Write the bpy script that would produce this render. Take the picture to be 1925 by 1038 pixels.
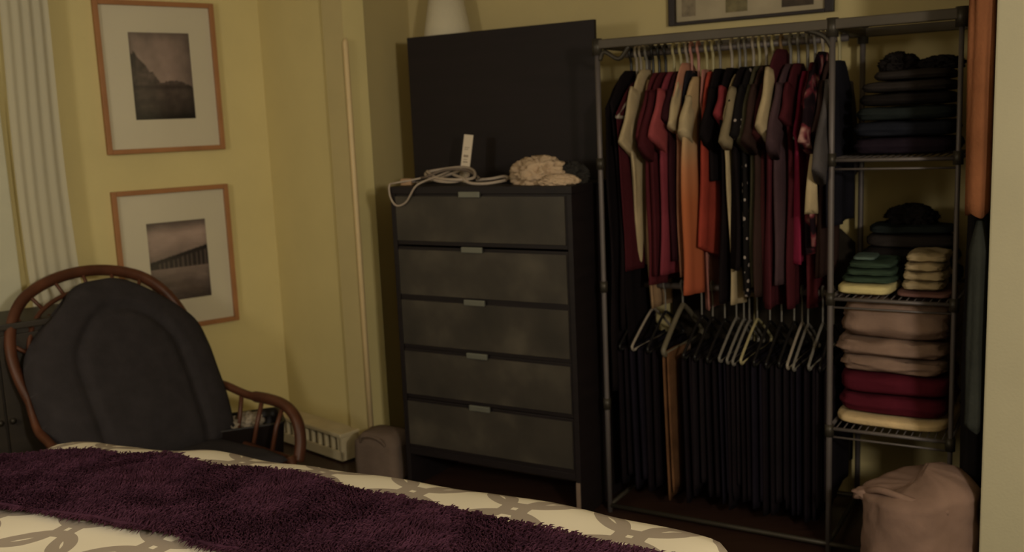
import bpy, bmesh, math, random
from mathutils import Vector, Matrix, noise
PI = math.pi
random.seed(7)
for o in list(bpy.data.objects): bpy.data.objects.remove(o)
SC = bpy.context.scene
COL = SC.collection

# ------------------------------------------------------------------ camera
FPX = 1836.0; PITCH = math.radians(8.9); ROLL = math.radians(2.46); EYE = Vector((0, 0, 1.58))
Fw = Vector((0, math.cos(PITCH), -math.sin(PITCH))); Hr = Vector((1, 0, 0)); Up = Hr.cross(Fw)
Rt = math.cos(ROLL)*Hr - math.sin(ROLL)*Up; Uv = math.sin(ROLL)*Hr + math.cos(ROLL)*Up
cd = bpy.data.cameras.new('camera'); cam = bpy.data.objects.new('camera', cd); COL.objects.link(cam)
M = Matrix(((Rt.x, Uv.x, -Fw.x), (Rt.y, Uv.y, -Fw.y), (Rt.z, Uv.z, -Fw.z))).to_4x4()
M.translation = EYE; cam.matrix_world = M
cd.sensor_width = 36; cd.lens = FPX/1925*36; cd.clip_start = 0.05
cd.dof.use_dof = True; cd.dof.focus_distance = 2.1; cd.dof.aperture_fstop = 4.2
SC.camera = cam
SC.view_settings.view_transform = 'Standard'; SC.view_settings.look = 'None'
SC.view_settings.exposure = 0.0; SC.view_settings.gamma = 1.0; SC.view_settings.use_curve_mapping = False

# ------------------------------------------------------------------ light
w = bpy.data.worlds.new('world'); SC.world = w; w.use_nodes = True
w.node_tree.nodes['Background'].inputs[0].default_value = (1.0, .86, .66, 1)
w.node_tree.nodes['Background'].inputs[1].default_value = 0.32
def lamp(name, loc, power, radius, color):
    l = bpy.data.lights.new(name, 'POINT'); l.energy = power; l.shadow_soft_size = radius; l.color = color
    o = bpy.data.objects.new(name, l); COL.objects.link(o); o.location = loc; return o
lamp('room_lamp', (1.15, -.60, 1.92), 195, .13, (1.0, .92, .78))
lamp('left_fill', (-2.35, 1.1, 1.95), 62, .22, (1.0, .92, .78))  # added fill light out of view, lifts the corner and picture walls

# ------------------------------------------------------------------ frames of reference
TH = math.radians(59.083)
E_ = Vector((math.sin(TH), -math.cos(TH), 0)); N_ = Vector((math.cos(TH), math.sin(TH), 0)); O_ = Vector((1.10227, 3.33526, 0))
ROTC = math.atan2(E_.y, E_.x)
def cw(u, v, z=0.0): return O_ + E_*u + N_*v + Vector((0, 0, z))
K1 = cw(-2.177, .1); K2 = Vector((-1.208, 5.019, 0)); DB = Vector((.78452, .62010, 0)); NB = Vector((-.62010, .78452, 0))
ROTB = math.atan2(DB.y, DB.x)
def pw(s, d, z=0.0): return K2 + DB*s + NB*d + Vector((0, 0, z))      # picture wall, d behind the face

# ------------------------------------------------------------------ materials
MATS = {}
def lin(c):
    return tuple((x/12.92 if x <= .04045 else ((x+.055)/1.055)**2.4) for x in c)
def mat(name, col, rough=.8, metal=0.0, var=.12, scale=8.0, bump=.0, bscale=60.0, spec=.3, sheen=0.0, trans=0.0, stretch=(1, 1, 1)):
    if name in MATS: return MATS[name]
    m = bpy.data.materials.new(name); m.use_nodes = True; MATS[name] = m
    nt = m.node_tree; b = nt.nodes['Principled BSDF']
    c = lin(col) if not isinstance(col, str) else None
    tc = nt.nodes.new('ShaderNodeTexCoord'); mp = nt.nodes.new('ShaderNodeMapping'); mp.inputs['Scale'].default_value = stretch
    nt.links.new(tc.outputs['Object'], mp.inputs[0])
    n = nt.nodes.new('ShaderNodeTexNoise'); n.inputs['Scale'].default_value = scale; n.inputs['Detail'].default_value = 5
    nt.links.new(mp.outputs[0], n.inputs['Vector'])
    r = nt.nodes.new('ShaderNodeValToRGB')
    r.color_ramp.elements[0].position = .3; r.color_ramp.elements[1].position = .7
    r.color_ramp.elements[0].color = tuple(x*(1-var) for x in c)+(1,); r.color_ramp.elements[1].color = tuple(min(1, x*(1+var)) for x in c)+(1,)
    nt.links.new(n.outputs['Fac'], r.inputs[0]); nt.links.new(r.outputs[0], b.inputs['Base Color'])
    b.inputs['Roughness'].default_value = rough; b.inputs['Metallic'].default_value = metal
    b.inputs['Specular IOR Level'].default_value = spec
    if sheen: b.inputs['Sheen Weight'].default_value = sheen
    if trans: b.inputs['Transmission Weight'].default_value = trans
    if bump:
        n2 = nt.nodes.new('ShaderNodeTexNoise'); n2.inputs['Scale'].default_value = bscale; n2.inputs['Detail'].default_value = 3
        bp = nt.nodes.new('ShaderNodeBump'); bp.inputs['Strength'].default_value = bump; bp.inputs['Distance'].default_value = .01
        nt.links.new(mp.outputs[0], n2.inputs['Vector']); nt.links.new(n2.outputs['Fac'], bp.inputs['Height']); nt.links.new(bp.outputs[0], b.inputs['Normal'])
    return m
def cloth(name, col, var=.15): return mat('cloth_'+name, col, .95, 0, var, 9, .25, 90, .05)

wallm = mat('wall_paint', (.80, .735, .515), .75, 0, .04, 3, .08, 120)
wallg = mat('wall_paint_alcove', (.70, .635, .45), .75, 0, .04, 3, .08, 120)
wallr = mat('wall_paint_pale', (.63, .60, .50), .75, 0, .04, 3, .08, 120)
trimm = mat('trim_paint', (.80, .70, .52), .45, 0, .05, 6)
casem = mat('casing_paint', (.72, .70, .60), .5, 0, .05, 6)
ceilm = mat('ceiling_paint', (.80, .76, .64), .9)
floorm = mat('wood_floor', (.19, .125, .10), .35, 0, .35, 4, 0, 40, .4, stretch=(1, 14, 1))
black = mat('black_brown_wood', (.095, .070, .072), .55, 0, .25, 3, 0, 40, .3, stretch=(1, 1, 12))
panelm = mat('black_panel', (.10, .072, .072), .6, 0, .18, 3, 0, 40, .25, stretch=(1, 1, 9))
darkmetal = mat('dark_metal', (.22, .20, .17), .45, .4, .1)
steel = mat('grey_steel', (.36, .33, .32), .5, .3, .1)
alu = mat('aluminium', (.46, .46, .42), .4, .5, .08)

# ------------------------------------------------------------------ mesh helpers
def sm(me, on=True):
    for p in me.polygons: p.use_smooth = on
def link(name, me, m=None, parent=None, loc=None, rz=0.0):
    o = bpy.data.objects.new(name, me); COL.objects.link(o)
    if m is not None: me.materials.append(m)
    if parent is not None: o.parent = parent
    if loc is not None: o.location = loc
    if rz: o.rotation_euler = (0, 0, rz)
    return o
class MB:
    def __init__(s): s.v = []; s.f = []; s.sm = []
    def raw(s, vs, fs, smooth=True):
        k = len(s.v); s.v += [tuple(x) for x in vs]
        for f in fs: s.f.append(tuple(i+k for i in f)); s.sm.append(smooth)
    def box(s, x0, x1, y0, y1, z0, z1, b=.0):
        bm = bmesh.new(); bmesh.ops.create_cube(bm, size=1)
        for v in bm.verts:
            v.co = Vector(((x0+x1)/2+v.co.x*(x1-x0), (y0+y1)/2+v.co.y*(y1-y0), (z0+z1)/2+v.co.z*(z1-z0)))
        if b: bmesh.ops.bevel(bm, geom=bm.edges[:], offset=b, segments=2, affect='EDGES', profile=.6)
        bm.verts.index_update()
        s.raw([v.co.copy() for v in bm.verts], [[v.index for v in f.verts] for f in bm.faces], False); bm.free(); return s
    def rings(s, rings, close=True, cap=True):
        n = len(rings[0]); vs = [p for r in rings for p in r]; fs = []
        for i in range(len(rings)-1):
            for j in range(n if close else n-1):
                a = i*n+j; b = i*n+(j+1) % n; fs.append((a, b, b+n, a+n))
        if cap and close:
            fs.append(tuple(range(n))[::-1]); fs.append(tuple(range((len(rings)-1)*n, len(rings)*n)))
        s.raw(vs, fs); return s
    def tube(s, pts, r, seg=8, closed=False, flat=1.0):
        pts = [Vector(p) for p in pts]; N = len(pts); rr = r if isinstance(r, (list, tuple)) else [r]*N
        rings = []; up = None
        for i, p in enumerate(pts):
            if closed: t = pts[(i+1) % N]-pts[i-1]
            else: t = pts[min(i+1, N-1)]-pts[max(i-1, 0)]
            t.normalize()
            if up is None:
                up = t.orthogonal().normalized()
            up = (up - t*up.dot(t)); up = up.normalized() if up.length > 1e-6 else t.orthogonal().normalized()
            sd = t.cross(up)
            rings.append([p+up*math.cos(a)*rr[i]*flat+sd*math.sin(a)*rr[i] for a in [2*PI*k/seg for k in range(seg)]])
        if closed: rings.append(rings[0]); s.rings(rings, cap=False)
        else: s.rings(rings)
        return s
    def lathe(s, prof, seg=24, c=(0, 0)):
        s.rings([[(c[0]+r*math.cos(2*PI*k/seg), c[1]+r*math.sin(2*PI*k/seg), z) for k in range(seg)] for r, z in prof]); return s
    def build(s, name, m, parent=None, loc=None, rz=0.0, fix=True):
        me = bpy.data.meshes.new(name); me.from_pydata([tuple(v) for v in s.v], [], s.f); me.update()
        for p, q in zip(me.polygons, s.sm): p.use_smooth = q
        if fix:
            bm = bmesh.new(); bm.from_mesh(me); bmesh.ops.recalc_face_normals(bm, faces=bm.faces[:]); bm.to_mesh(me); bm.free()
        return link(name, me, m, parent, loc, rz)
def spline(pts, n=8, closed=False):
    P = [Vector(p) for p in pts]; N = len(P); out = []
    rng = range(N if closed else N-1)
    for i in rng:
        p0 = P[i-1] if (closed or i > 0) else P[i]; p1 = P[i]; p2 = P[(i+1) % N]; p3 = P[(i+2) % N] if (closed or i+2 < N) else P[(i+1) % N]
        for k in range(n):
            t = k/n; out.append(.5*((2*p1)+(p2-p0)*t+(2*p0-5*p1+4*p2-p3)*t*t+(3*p1-p0-3*p2+p3)*t**3))
    if not closed: out.append(P[-1])
    return out
def tag(o, label, cat, group=None, kind=None):
    o['label'] = label; o['category'] = cat
    if group: o['group'] = group
    if kind: o['kind'] = kind
    return o
def empty(name, loc, rz, label, cat, group=None):
    o = bpy.data.objects.new(name, None); COL.objects.link(o); o.location = loc; o.rotation_euler = (0, 0, rz); o.empty_display_size = .1
    return tag(o, label, cat, group)
def struct(name, o):
    o.name = name; o['kind'] = 'structure'; return o

# ------------------------------------------------------------------ room shell
def wall_poly(name, a, b, z0, z1, m, thick=.12, side=1):
    a = Vector(a); b = Vector(b); d = (b-a); L = d.length; d.normalize()
    o = MB().box(0, L, 0, thick*side, z0, z1).build(name, m, None, (a.x, a.y, 0), math.atan2(d.y, d.x)); o['kind'] = 'structure'; return o
HC = 2.62
struct('floor', MB().box(-4.2, 3.6, -2.6, 6.6, -.1, 0).build('floor', floorm))
struct('ceiling', MB().box(-4.2, 3.6, -2.6, 6.6, HC, HC+.1).build('ceiling', ceilm))
PWL = pw(-3.2, 0)
wall_poly('wall_left', PWL, K2, 0, HC, wallm)                                   # picture wall
wall_poly('wall_corner', K2, K1, 0, HC, wallm)
ret = cw(-2.177, .6); o = wall_poly('wall_return', K1, ret, 0, HC, wallg)
wall_poly('wall_back', cw(-2.297, .6), cw(.64, .6), 0, HC, wallg)
o = MB().box(.52, 1.9, -.35, .72, 0, HC, .006).build('wall_right', wallr, None, O_, ROTC); o['kind'] = 'structure'
wall_poly('wall_side', (2.75, 2.2, 0), (2.75, -2.0, 0), 0, HC, wallr)
wall_poly('wall_behind', (2.87, -2.0, 0), (-3.6, -2.0, 0), 0, HC, wallr)
wall_poly('wall_far', (-3.6, -2.0, 0), (PWL.x, PWL.y, 0), 0, HC, wallr)
# rounded corner guard on the outside corner, stops short of the ceiling
g = MB().tube([(0, 0, .01), (0, 0, 1.0), (0, 0, 1.97), (0, 0, 1.99)], [.013, .013, .013, .006], 14).build('trim_1', trimm, None, K1+Vector((.006, -.008, 0)), 0)
g['kind'] = 'structure'
d = (K1-K2).normalized()
for nm, a, b in (('baseboard_left', PWL, K2),):
    dd = (b-a); L = dd.length; dd.normalize()
    o = MB().box(0, L-.01, -.018, -.001, 0, .12, .004).build(nm, trimm, None, a, math.atan2(dd.y, dd.x)); o['kind'] = 'structure'

# baseboard heater along the corner wall
hd = (K1-K2).normalized(); hr = math.atan2(hd.y, hd.x)
h = empty('baseboard_heater', K2+hd*.10, hr, 'low white baseboard heater with dark vent slots on the floor in the corner', 'heater')
heatm = mat('heater_paint', (.74, .68, .55), .5)
m = MB(); m.box(0, .52, -.13, -.012, .125, .145, .004); m.box(0, .52, -.03, -.012, .01, .125); m.box(0, .52, -.125, -.112, .01, .055); m.box(0, .012, -.125, -.02, .01, .125); m.box(.508, .52, -.125, -.02, .01, .125)
m.build('housing', heatm, h)
m = MB()
for k in range(9): m.box(.04+k*.055, .052+k*.055, -.12, -.03, .05, .124)
m.build('vent_fins', heatm, h)
m = MB().tube([(.02, -.07, .04), (.5, -.07, .04)], .013).build('heating_pipe', mat('dark_pipe', (.2, .15, .1), .5), h)

# window casing and sheer curtain at the left end of the picture wall
win = MB(); win.box(-2.05, -1.97, -.03, -.001, .55, 2.3, .004); win.box(-1.42, -1.225, -.035, -.001, .0, 2.36, .004); win.box(-2.05, -1.22, -.045, -.001, .42, .50, .004); win.box(-1.97, -1.33, -.03, -.001, 2.28, 2.36, .004)
win.box(-1.97, -1.33, -.02, -.001, 1.38, 1.42)
wo = win.build('window_1', casem, None, K2, ROTB); wo['kind'] = 'structure'
gl = MB().box(-1.97, -1.42, -.008, -.002, .5, 2.28).build('pane', mat('night_glass', (.05, .05, .06), .08, 0, .1, 3, spec=.6), wo)
cur = empty('sheer_curtain', pw(-1.05, -.10), ROTB, 'pale grey sheer curtain hanging in soft folds at the left of the framed pictures', 'curtain')
def curtain(name, x0, x1, ph, z0=.06, z1=2.42):
    rings = []
    for i in range(26):
        z = z1+(z0-z1)*i/25; r = []
        for k in range(49):
            t = k/48; x = x0+(x1-x0)*t + .01*math.sin(3*z+ph)+ (.035*(2.42-z)/2.3 if t > .5 else 0)*(t-.5)*2
            r.append((x,   .0045*math.sin(t*2*PI*4.5+ph+.5*math.sin(z*1.3))*(1+.25*math.sin(z*2+t*5)), z))
        rings.append(r)
    m = MB(); m.rings(rings, close=False, cap=False); o = m.build(name, None, cur, fix=False)
    return o
shm = bpy.data.materials.new('sheer_fabric'); shm.use_nodes = True; nt = shm.node_tree; b = nt.nodes['Principled BSDF']
b.inputs['Base Color'].default_value = lin((.72, .69, .60))+(1,); b.inputs['Roughness'].default_value = .95; b.inputs['Alpha'].default_value = .86
c = curtain('curtain_panel', -.150, .035, .6); c.data.materials.append(shm)
MB().tube([(-1.15, .0, 2.44), (.08, .0, 2.44)], .012).build('curtain_rod', darkmetal, cur)
MB().tube([(.03, .0, 2.44), (.03, .085, 2.44)], .008).build('bracket', darkmetal, cur)

# dark cabinet against the picture wall under the curtain, behind the chair
cb = empty('side_cabinet', pw(-1.74, -.50), ROTB, 'dark brown wooden side cabinet at the far left behind the rattan chair', 'cabinet')
cbm = mat('dark_walnut', (.16, .13, .095), .5, 0, .2, 3, stretch=(1, 1, 10))
MB().box(0, .62, .02, .34, .05, .86, .004).build('body', cbm, cb)
MB().box(-.01, .63, 0, .35, .86, .885, .004).build('top_board', cbm, cb)
for k in (0, 1):
    d_ = MB().box(.012+.302*k, .306+.302*k, .002, .02, .08, .84, .003).build('door', cbm, cb)
    MB().lathe([(.001, 0), (.008, 0), (.006, .012), (.013, .020), (.001, .024)], 12).build('knob', darkmetal, d_, (.285+.045*k, .002, .5)).rotation_euler = (PI/2, 0, 0)
for x in (.03, .56):
    for y in (.04, .29): MB().box(x, x+.03, y, y+.03, 0, .05).build('foot', cbm, cb)

# ------------------------------------------------------------------ framed photographs
framewood = mat('frame_wood', (.60, .41, .25), .5, 0, .12, 6, stretch=(1, 1, 1))
matboard = mat('mat_board', (.80, .76, .66), .8, 0, .02, 4)
glassm = bpy.data.materials.new('frame_glass'); glassm.use_nodes = True; nt = glassm.node_tree; nt.nodes.remove(nt.nodes['Principled BSDF'])
tr = nt.nodes.new('ShaderNodeBsdfTransparent'); gg = nt.nodes.new('ShaderNodeBsdfGlossy'); gg.inputs['Roughness'].default_value = .12; gg.inputs['Color'].default_value = (.9, .9, .9, 1)
mx = nt.nodes.new('ShaderNodeMixShader'); mx.inputs[0].default_value = .04
nt.links.new(tr.outputs[0], mx.inputs[1]); nt.links.new(gg.outputs[0], mx.inputs[2]); nt.links.new(mx.outputs[0], nt.nodes['Material Output'].inputs[0])
def attr_mat(name, rough=.7):
    m = bpy.data.materials.new(name); m.use_nodes = True; nt = m.node_tree; b = nt.nodes['Principled BSDF']
    a = nt.nodes.new('ShaderNodeVertexColor'); a.layer_name = 'print'; nt.links.new(a.outputs[0], b.inputs['Base Color']); b.inputs['Roughness'].default_value = rough
    b.inputs['Specular IOR Level'].default_value = .1
    return m
printm = attr_mat('photo_print')
def print_mesh(name, w, h, fn, parent, y, x0, z0, nx=70, nz=90):
    vs = []; fs = []; cs = []
    for j in range(nz+1):
        for i in range(nx+1):
            a = i/nx; b_ = j/nz; vs.append((x0+w*a, y, z0+h*b_)); g_ = fn(a, b_); cs.append(lin((g_*1.0, g_*.86, g_*.78)) if not isinstance(g_, tuple) else lin(g_))
    for j in range(nz):
        for i in range(nx):
            k = j*(nx+1)+i; fs.append((k, k+1, k+nx+2, k+nx+1))
    me = bpy.data.meshes.new(name); me.from_pydata(vs, [], fs); ca = me.color_attributes.new('print', 'FLOAT_COLOR', 'POINT')
    for i, c in enumerate(cs): ca.data[i].color = (*c, 1)
    return link(name, me, printm, parent)
def n2(a, b, s=4, seed=0): return noise.fractal(Vector((a*s, b*s, seed)), .8, 2.0, 4)
def photo_headland(a, b):
    ridge = .42+max(0, .42*(1-a*2.1))*(1 if a > .06 else .9)+.03*n2(a, 0, 9, 2)
    if a > .45: ridge = .40+.05*math.sin((a-.4)*6)+.02*n2(a, 0, 12, 3)
    base = .30
    if b > ridge: v = .60-.18*abs(a-.45)-.25*max(0, b-.72)+.06*n2(a, b, 4, 5)
    elif b > .40: v = .27+.10*n2(a, b, 9, 6)+.10*(.5-abs(b-.5))
    else: v = .34-.16*(.4-b)/.4+.05*n2(a, b*2, 8, 7); v -= .10*math.exp(-((b-.38)/.03)**2)
    ed = min(a, 1-a, b, 1-b); v -= .10*max(0, 1-ed/.12)
    return max(.12, v)
def photo_pier(a, b):
    top = .50+.17*a
    if b > top: v = .46+.20*math.exp(-((b-.75-.1*a)/.18)**2)-.20*max(0, b-.85)/.15+.05*n2(a, b*3, 3, 5)
    elif b > .42: 
        v = .20+.14*(1 if math.sin(a*PI*26) > .35 and a > .15 else 0)
        if b > top-.05: v = .18
    else: v = .50-.22*(.42-b)/.42+.05*n2(a, b*4, 4, 7)
    ed = min(a, 1-a); v -= .05*max(0, 1-ed/.1)
    return max(.12, v)
def framed(label, s0, s1, z0, z1, i0, i1, j0, j1, fn):
    t = empty('framed_photograph', pw(s0, 0, z0), ROTB, label, 'picture', 'framed black and white photographs on the yellow wall')
    W_ = s1-s0; H_ = z1-z0; bw = .022
    m = MB(); m.box(0, bw, -.03, -.002, 0, H_, .003); m.box(W_-bw, W_, -.03, -.002, 0, H_, .003); m.box(bw, W_-bw, -.03, -.002, 0, bw, .003); m.box(bw, W_-bw, -.03, -.002, H_-bw, H_, .003)
    m.build('frame', framewood, t)
    a0 = i0-s0; a1 = i1-s0; b0 = j0-z0; b1 = j1-z0
    m = MB(); yy = (-.012, -.008)
    m.box(bw, a0, *yy, bw, H_-bw); m.box(a1, W_-bw, *yy, bw, H_-bw); m.box(a0, a1, *yy, bw, b0); m.box(a0, a1, *yy, b1, H_-bw); m.build('mat_board', matboard, t)
    print_mesh('photo_print', a1-a0+.01, b1-b0+.01, fn, t, -.0075, a0-.005, b0-.005)
    MB().box(bw, W_-bw, -.017, -.015, bw, H_-bw).build('glass', glassm, t)
framed('wood-framed photograph of a steep headland over water, hung as the upper of two', -.798, -.240, 1.513, 2.207, -.652, -.368, 1.667, 2.066, photo_headland)
framed('wood-framed photograph of a pier in pale light, hung low and half behind the chair', -.803, -.245, .657, 1.343, -.656, -.370, .800, 1.182, photo_pier)

# ------------------------------------------------------------------ bed
BROT = ROTC
BC = E_*(-1.805)+N_*(1.08)
BA, BBq = 1.24, .97
def bed_pt(s, t, off=0.0):
    """s,t in -1..1 -> local (x,y,z). Rolls over at the rim and falls down the side."""
    def axis(q, A, R=.10, drop=.42):
        flat = A-R; total = flat+R*PI/2+drop; d = abs(q)*total; sg = 1 if q >= 0 else -1
        if d <= flat: return sg*d, 0.0, 0.0
        if d <= flat+R*PI/2:
            a = (d-flat)/R; return sg*(flat+(R+off)*math.sin(a)), R*(1-math.cos(a))*1.0, a
        return sg*(flat+R+off), R+(d-flat-R*PI/2), PI/2
    x, dx, ax = axis(s, BA); y, dy, ay = axis(t, BBq)
    # round the plan corners
    rx = max(0, abs(x)-(BA-.30))/.30; ry = max(0, abs(y)-(BBq-.30))/.30
    q = math.hypot(rx, ry)
    if q > 1 and rx > 0 and ry > 0:
        k = 1/q**.9
        x = math.copysign((BA-.30)+rx*k*.30, x); y = math.copysign((BBq-.30)+ry*k*.30, y)
    crown = .075*max(0, 1-(x/BA)**2)*max(0, 1-abs(y/BBq)**7)
    y *= 1-.05*(x/BA)**4
    z = .617+.036*x+crown-math.hypot(dx, dy)
    z = max(z, .05)
    return Vector((x, y, z))
bed = empty('bed', (BC.x, BC.y, 0), BROT, 'bed made up with a cream duvet, seen across the bottom of the photo', 'bed')
duv = bpy.data.materials.new('duvet_rings'); duv.use_nodes = True; nt = duv.node_tree; b = nt.nodes['Principled BSDF']; b.inputs['Roughness'].default_value = .9; b.inputs['Specular IOR Level'].default_value = .1
L_ = nt.links.new
def mnode(op, a, bb=None):
    n_ = nt.nodes.new('ShaderNodeMath'); n_.operation = op
    for i, x in enumerate((a, bb)):
        if x is None: continue
        if isinstance(x, (int, float)): n_.inputs[i].default_value = x
        else: L_(x, n_.inputs[i])
    return n_.outputs[0]
tc = nt.nodes.new('ShaderNodeUVMap'); tc.uv_map = 'flat'; sep = nt.nodes.new('ShaderNodeSeparateXYZ'); L_(tc.outputs[0], sep.inputs[0])
PIT = .30
mask = None
for ox, oy in ((0, 0), (.5, .5)):
    fx = mnode('SUBTRACT', mnode('FRACT', mnode('ADD', mnode('DIVIDE', sep.outputs[0], PIT), ox+.3)), .5)
    fy = mnode('SUBTRACT', mnode('FRACT', mnode('ADD', mnode('DIVIDE', sep.outputs[1], PIT*.92), oy+.1)), .5)
    rr = mnode('SQRT', mnode('ADD', mnode('MULTIPLY', fx, fx), mnode('MULTIPLY', fy, fy)))
    mk = mnode('LESS_THAN', mnode('ABSOLUTE', mnode('SUBTRACT', rr, .42)), .055)
    mask = mk if mask is None else mnode('MAXIMUM', mask, mk)
mixc = nt.nodes.new('ShaderNodeMix'); mixc.data_type = 'RGBA'; L_(mask, mixc.inputs[0])
mixc.inputs[6].default_value = lin((.86, .82, .74))+(1,); mixc.inputs[7].default_value = lin((.60, .55, .50))+(1,)
L_(mixc.outputs[2], b.inputs['Base Color'])
NS, NT_ = 120, 90
def surf(name, s0, s1, t0, t1, off, m, parent, ns, nt_, wav=.008, rag=0.0, thick=0.0, lift=0.0, uv=False, under=False):
    vs = []; fs = []; uvs = []
    layers = [off] if not thick else [off+thick, off]
    for li, of in enumerate(layers):
        for j in range(nt_+1):
            for i in range(ns+1):
                s = s0+(s1-s0)*i/ns; t = t0+(t1-t0)*j/nt_
                if rag:
                    e1 = abs(2*j/nt_-1)**8; t += rag*e1*noise.noise(Vector((s*9, t*3, 4)))
                p = bed_pt(s, t, of)
                w_ = wav*noise.noise(Vector((p.x*3.5, p.y*3.5, 1)))*2
                p.z += w_+of*(1 if p.z > .4 else .2)
                vs.append(p); uvs.append((s*(BA-.10+.10*PI/2+.42), t*(BBq-.10+.10*PI/2+.42)))
    n_ = (ns+1)*(nt_+1)
    for j in range(nt_):
        for i in range(ns):
            k = j*(ns+1)+i; fs.append((k, k+1, k+ns+2, k+ns+1))
            if thick: fs.append((k+n_, k+ns+1+n_, k+ns+2+n_, k+1+n_))
    if thick:
        edge = [i for i in range(ns+1)]+[j*(ns+1)+ns for j in range(1, nt_+1)]+[nt_*(ns+1)+i for i in range(ns-1, -1, -1)]+[j*(ns+1) for j in range(nt_-1, 0, -1)]
        for a in range(len(edge)):
            p, q = edge[a], edge[(a+1) % len(edge)]; fs.append((p, p+n_, q+n_, q))
    me = bpy.data.meshes.new(name); me.from_pydata(vs, [], fs); sm(me)
    if uv:
        ul = me.uv_layers.new(name='flat')
        for lp in me.loops: ul.data[lp.index].uv = uvs[lp.vertex_index]
    return link(name, me, m, parent), vs
dv_, dvv = surf('duvet', -1, 1, -1, 1, .0, duv, bed, NS, NT_, .010, uv=True)
MB().box(-BA+.12, BA-.12, -BBq+.12, BBq-.12, .20, .40, .05).build('mattress', mat('mattress_ticking', (.7, .66, .58), .9), bed)
fr = MB().box(-BA+.16, BA-.16, -BBq+.16, BBq-.16, .10, .195, .01); fr.build('bed_frame', mat('bed_wood', (.25, .15, .09), .5), bed)
for x in (-1, 1):
    for y in (-1, 1): MB().box(x*(BA-.2)-.03, x*(BA-.2)+.03, y*(BBq-.2)-.03, y*(BBq-.2)+.03, 0, .10, .004).build('leg', mat('bed_wood', (0, 0, 0)), bed)
# shaggy throw: band laid along the far side of the bed and over its left end
thr = empty('shaggy_throw', (BC.x, BC.y, .0), BROT, 'dark purple shaggy throw laid in a band across the cream duvet', 'blanket')
purple = mat('purple_shag', (.25, .145, .20), .95, 0, .35, 14, 0, 60, .05)
totT = BBq-.10+.10*PI/2+.42
t_far = (1.755-1.08)/totT; t_near = (1.36-1.08)/totT
base, bv = surf('throw_base', -.97, .92, t_near, t_far, .012, purple, thr, 150, 30, .010, rag=.03, thick=.012)
random.seed(3)
pv = []; pf = []
def addtuft(p, d, L, w):
    k = len(pv); d = d.normalized(); sx = d.orthogonal().normalized(); sx.rotate(Matrix.Rotation(random.random()*6.28, 3, d)); sy = d.cross(sx)
    mid = p+d*L*.55+Vector((0, 0, L*.12)); tip = p+d*L+Vector((0, 0, -L*.12))
    for q, ww in ((p, w), (mid, w*.8)):
        pv.extend([q+sx*ww, q-sx*ww*.5+sy*ww*.8, q-sx*ww*.5-sy*ww*.8])
    pv.append(tip)
    for a in range(3):
        b2 = (a+1) % 3; pf.append((k+a, k+b2, k+3+b2, k+3+a)); pf.append((k+3+a, k+3+b2, k+6))
def throw_pt(s, t):
    e1 = 1 if (t > t_far-.01 or t < t_near+.01) else 0
    p = bed_pt(s, t, .024); p.z += .010*noise.noise(Vector((p.x*3.5, p.y*3.5, 1)))*2+.024*(1 if p.z > .4 else .2); return p
for k in range(42000):
    s = random.uniform(-.97, .92); t = random.uniform(t_near, t_far)
    p = throw_pt(s, t); fl = noise.noise(Vector((p.x*5, p.y*5, 9)))*3
    d = Vector((math.cos(fl)*.9+random.uniform(-.5, .5), math.sin(fl)*.9+random.uniform(-.5, .5), random.uniform(.35, 1.0)))
    addtuft(p, d, random.uniform(.012, .022), .0024)
for k in range(2600):
    s = random.uniform(-.97, .92); far = random.random() < .5
    t = t_far if far else t_near; t += .03*noise.noise(Vector((s*9, t*3, 4)))
    p = throw_pt(s, t); p.z -= .006
    addtuft(p, Vector((random.uniform(-.6, .6), (1 if far else -1)*random.uniform(.5, 1), random.uniform(-.1, .4))), random.uniform(.014, .030), .0032)
me = bpy.data.meshes.new('shag_pile'); me.from_pydata(pv, [], pf); po = link('shag_pile', me, purple, thr); po['kind'] = 'stuff'

# ------------------------------------------------------------------ rattan chair
rattan = mat('rattan', (.31, .18, .12), .45, 0, .25, 12)
cush = mat('slate_cushion', (.20, .185, .19), .95, 0, .12, 18, .3, 160, .05)
CY = math.radians(54)
ch = empty('rattan_armchair', (-1.555, 3.93, 0), CY, 'rattan armchair with a rounded spindle back and slate cushions in front of the pictures', 'chair')
def backp(x, h, dy=0.0):   # point on the raked back plane
    a = math.radians(25); return Vector((x, h*math.sin(a)+dy*math.cos(a), .285+h*math.cos(a)-dy*math.sin(a)))
HW = .40
outer = [(-HW*.66, -.06), (-HW*.86, .14), (-HW, .42), (-HW*.95, .60), (-HW*.70, .745), (-HW*.25, .815), (HW*.25, .815), (HW*.70, .745), (HW*.95, .60), (HW, .42), (HW*.86, .14), (HW*.66, -.06)]
inner = [(x*.86, .02+(h-.02)*.90) for x, h in outer]
MB().tube(spline([backp(x, h) for x, h in outer], 6), .021, 10, flat=1.2).build('back_rim', rattan, ch)
MB().tube(spline([backp(x, h, -.01) for x, h in inner], 6), .010, 8).build('inner_hoop', rattan, ch)
so = spline([backp(x, h) for x, h in outer], 6); si = spline([backp(x, h, -.01) for x, h in inner], 6)
for k in (8, 13, 17, 21, 25, 29, 33, 37, 41, 45, 49, 53, 58):
    MB().tube([so[k], (so[k]+si[k])/2, si[k]], .008, 7).build('spindle', rattan, ch)
for k in range(5):
    x = -.20+.10*k
    MB().tube([backp(x, .02, .0), backp(x, .35, .012), backp(x, .73-.15*(x/.3)**2, .0)], .008, 7).build('back_slat', rattan, ch)
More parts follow.
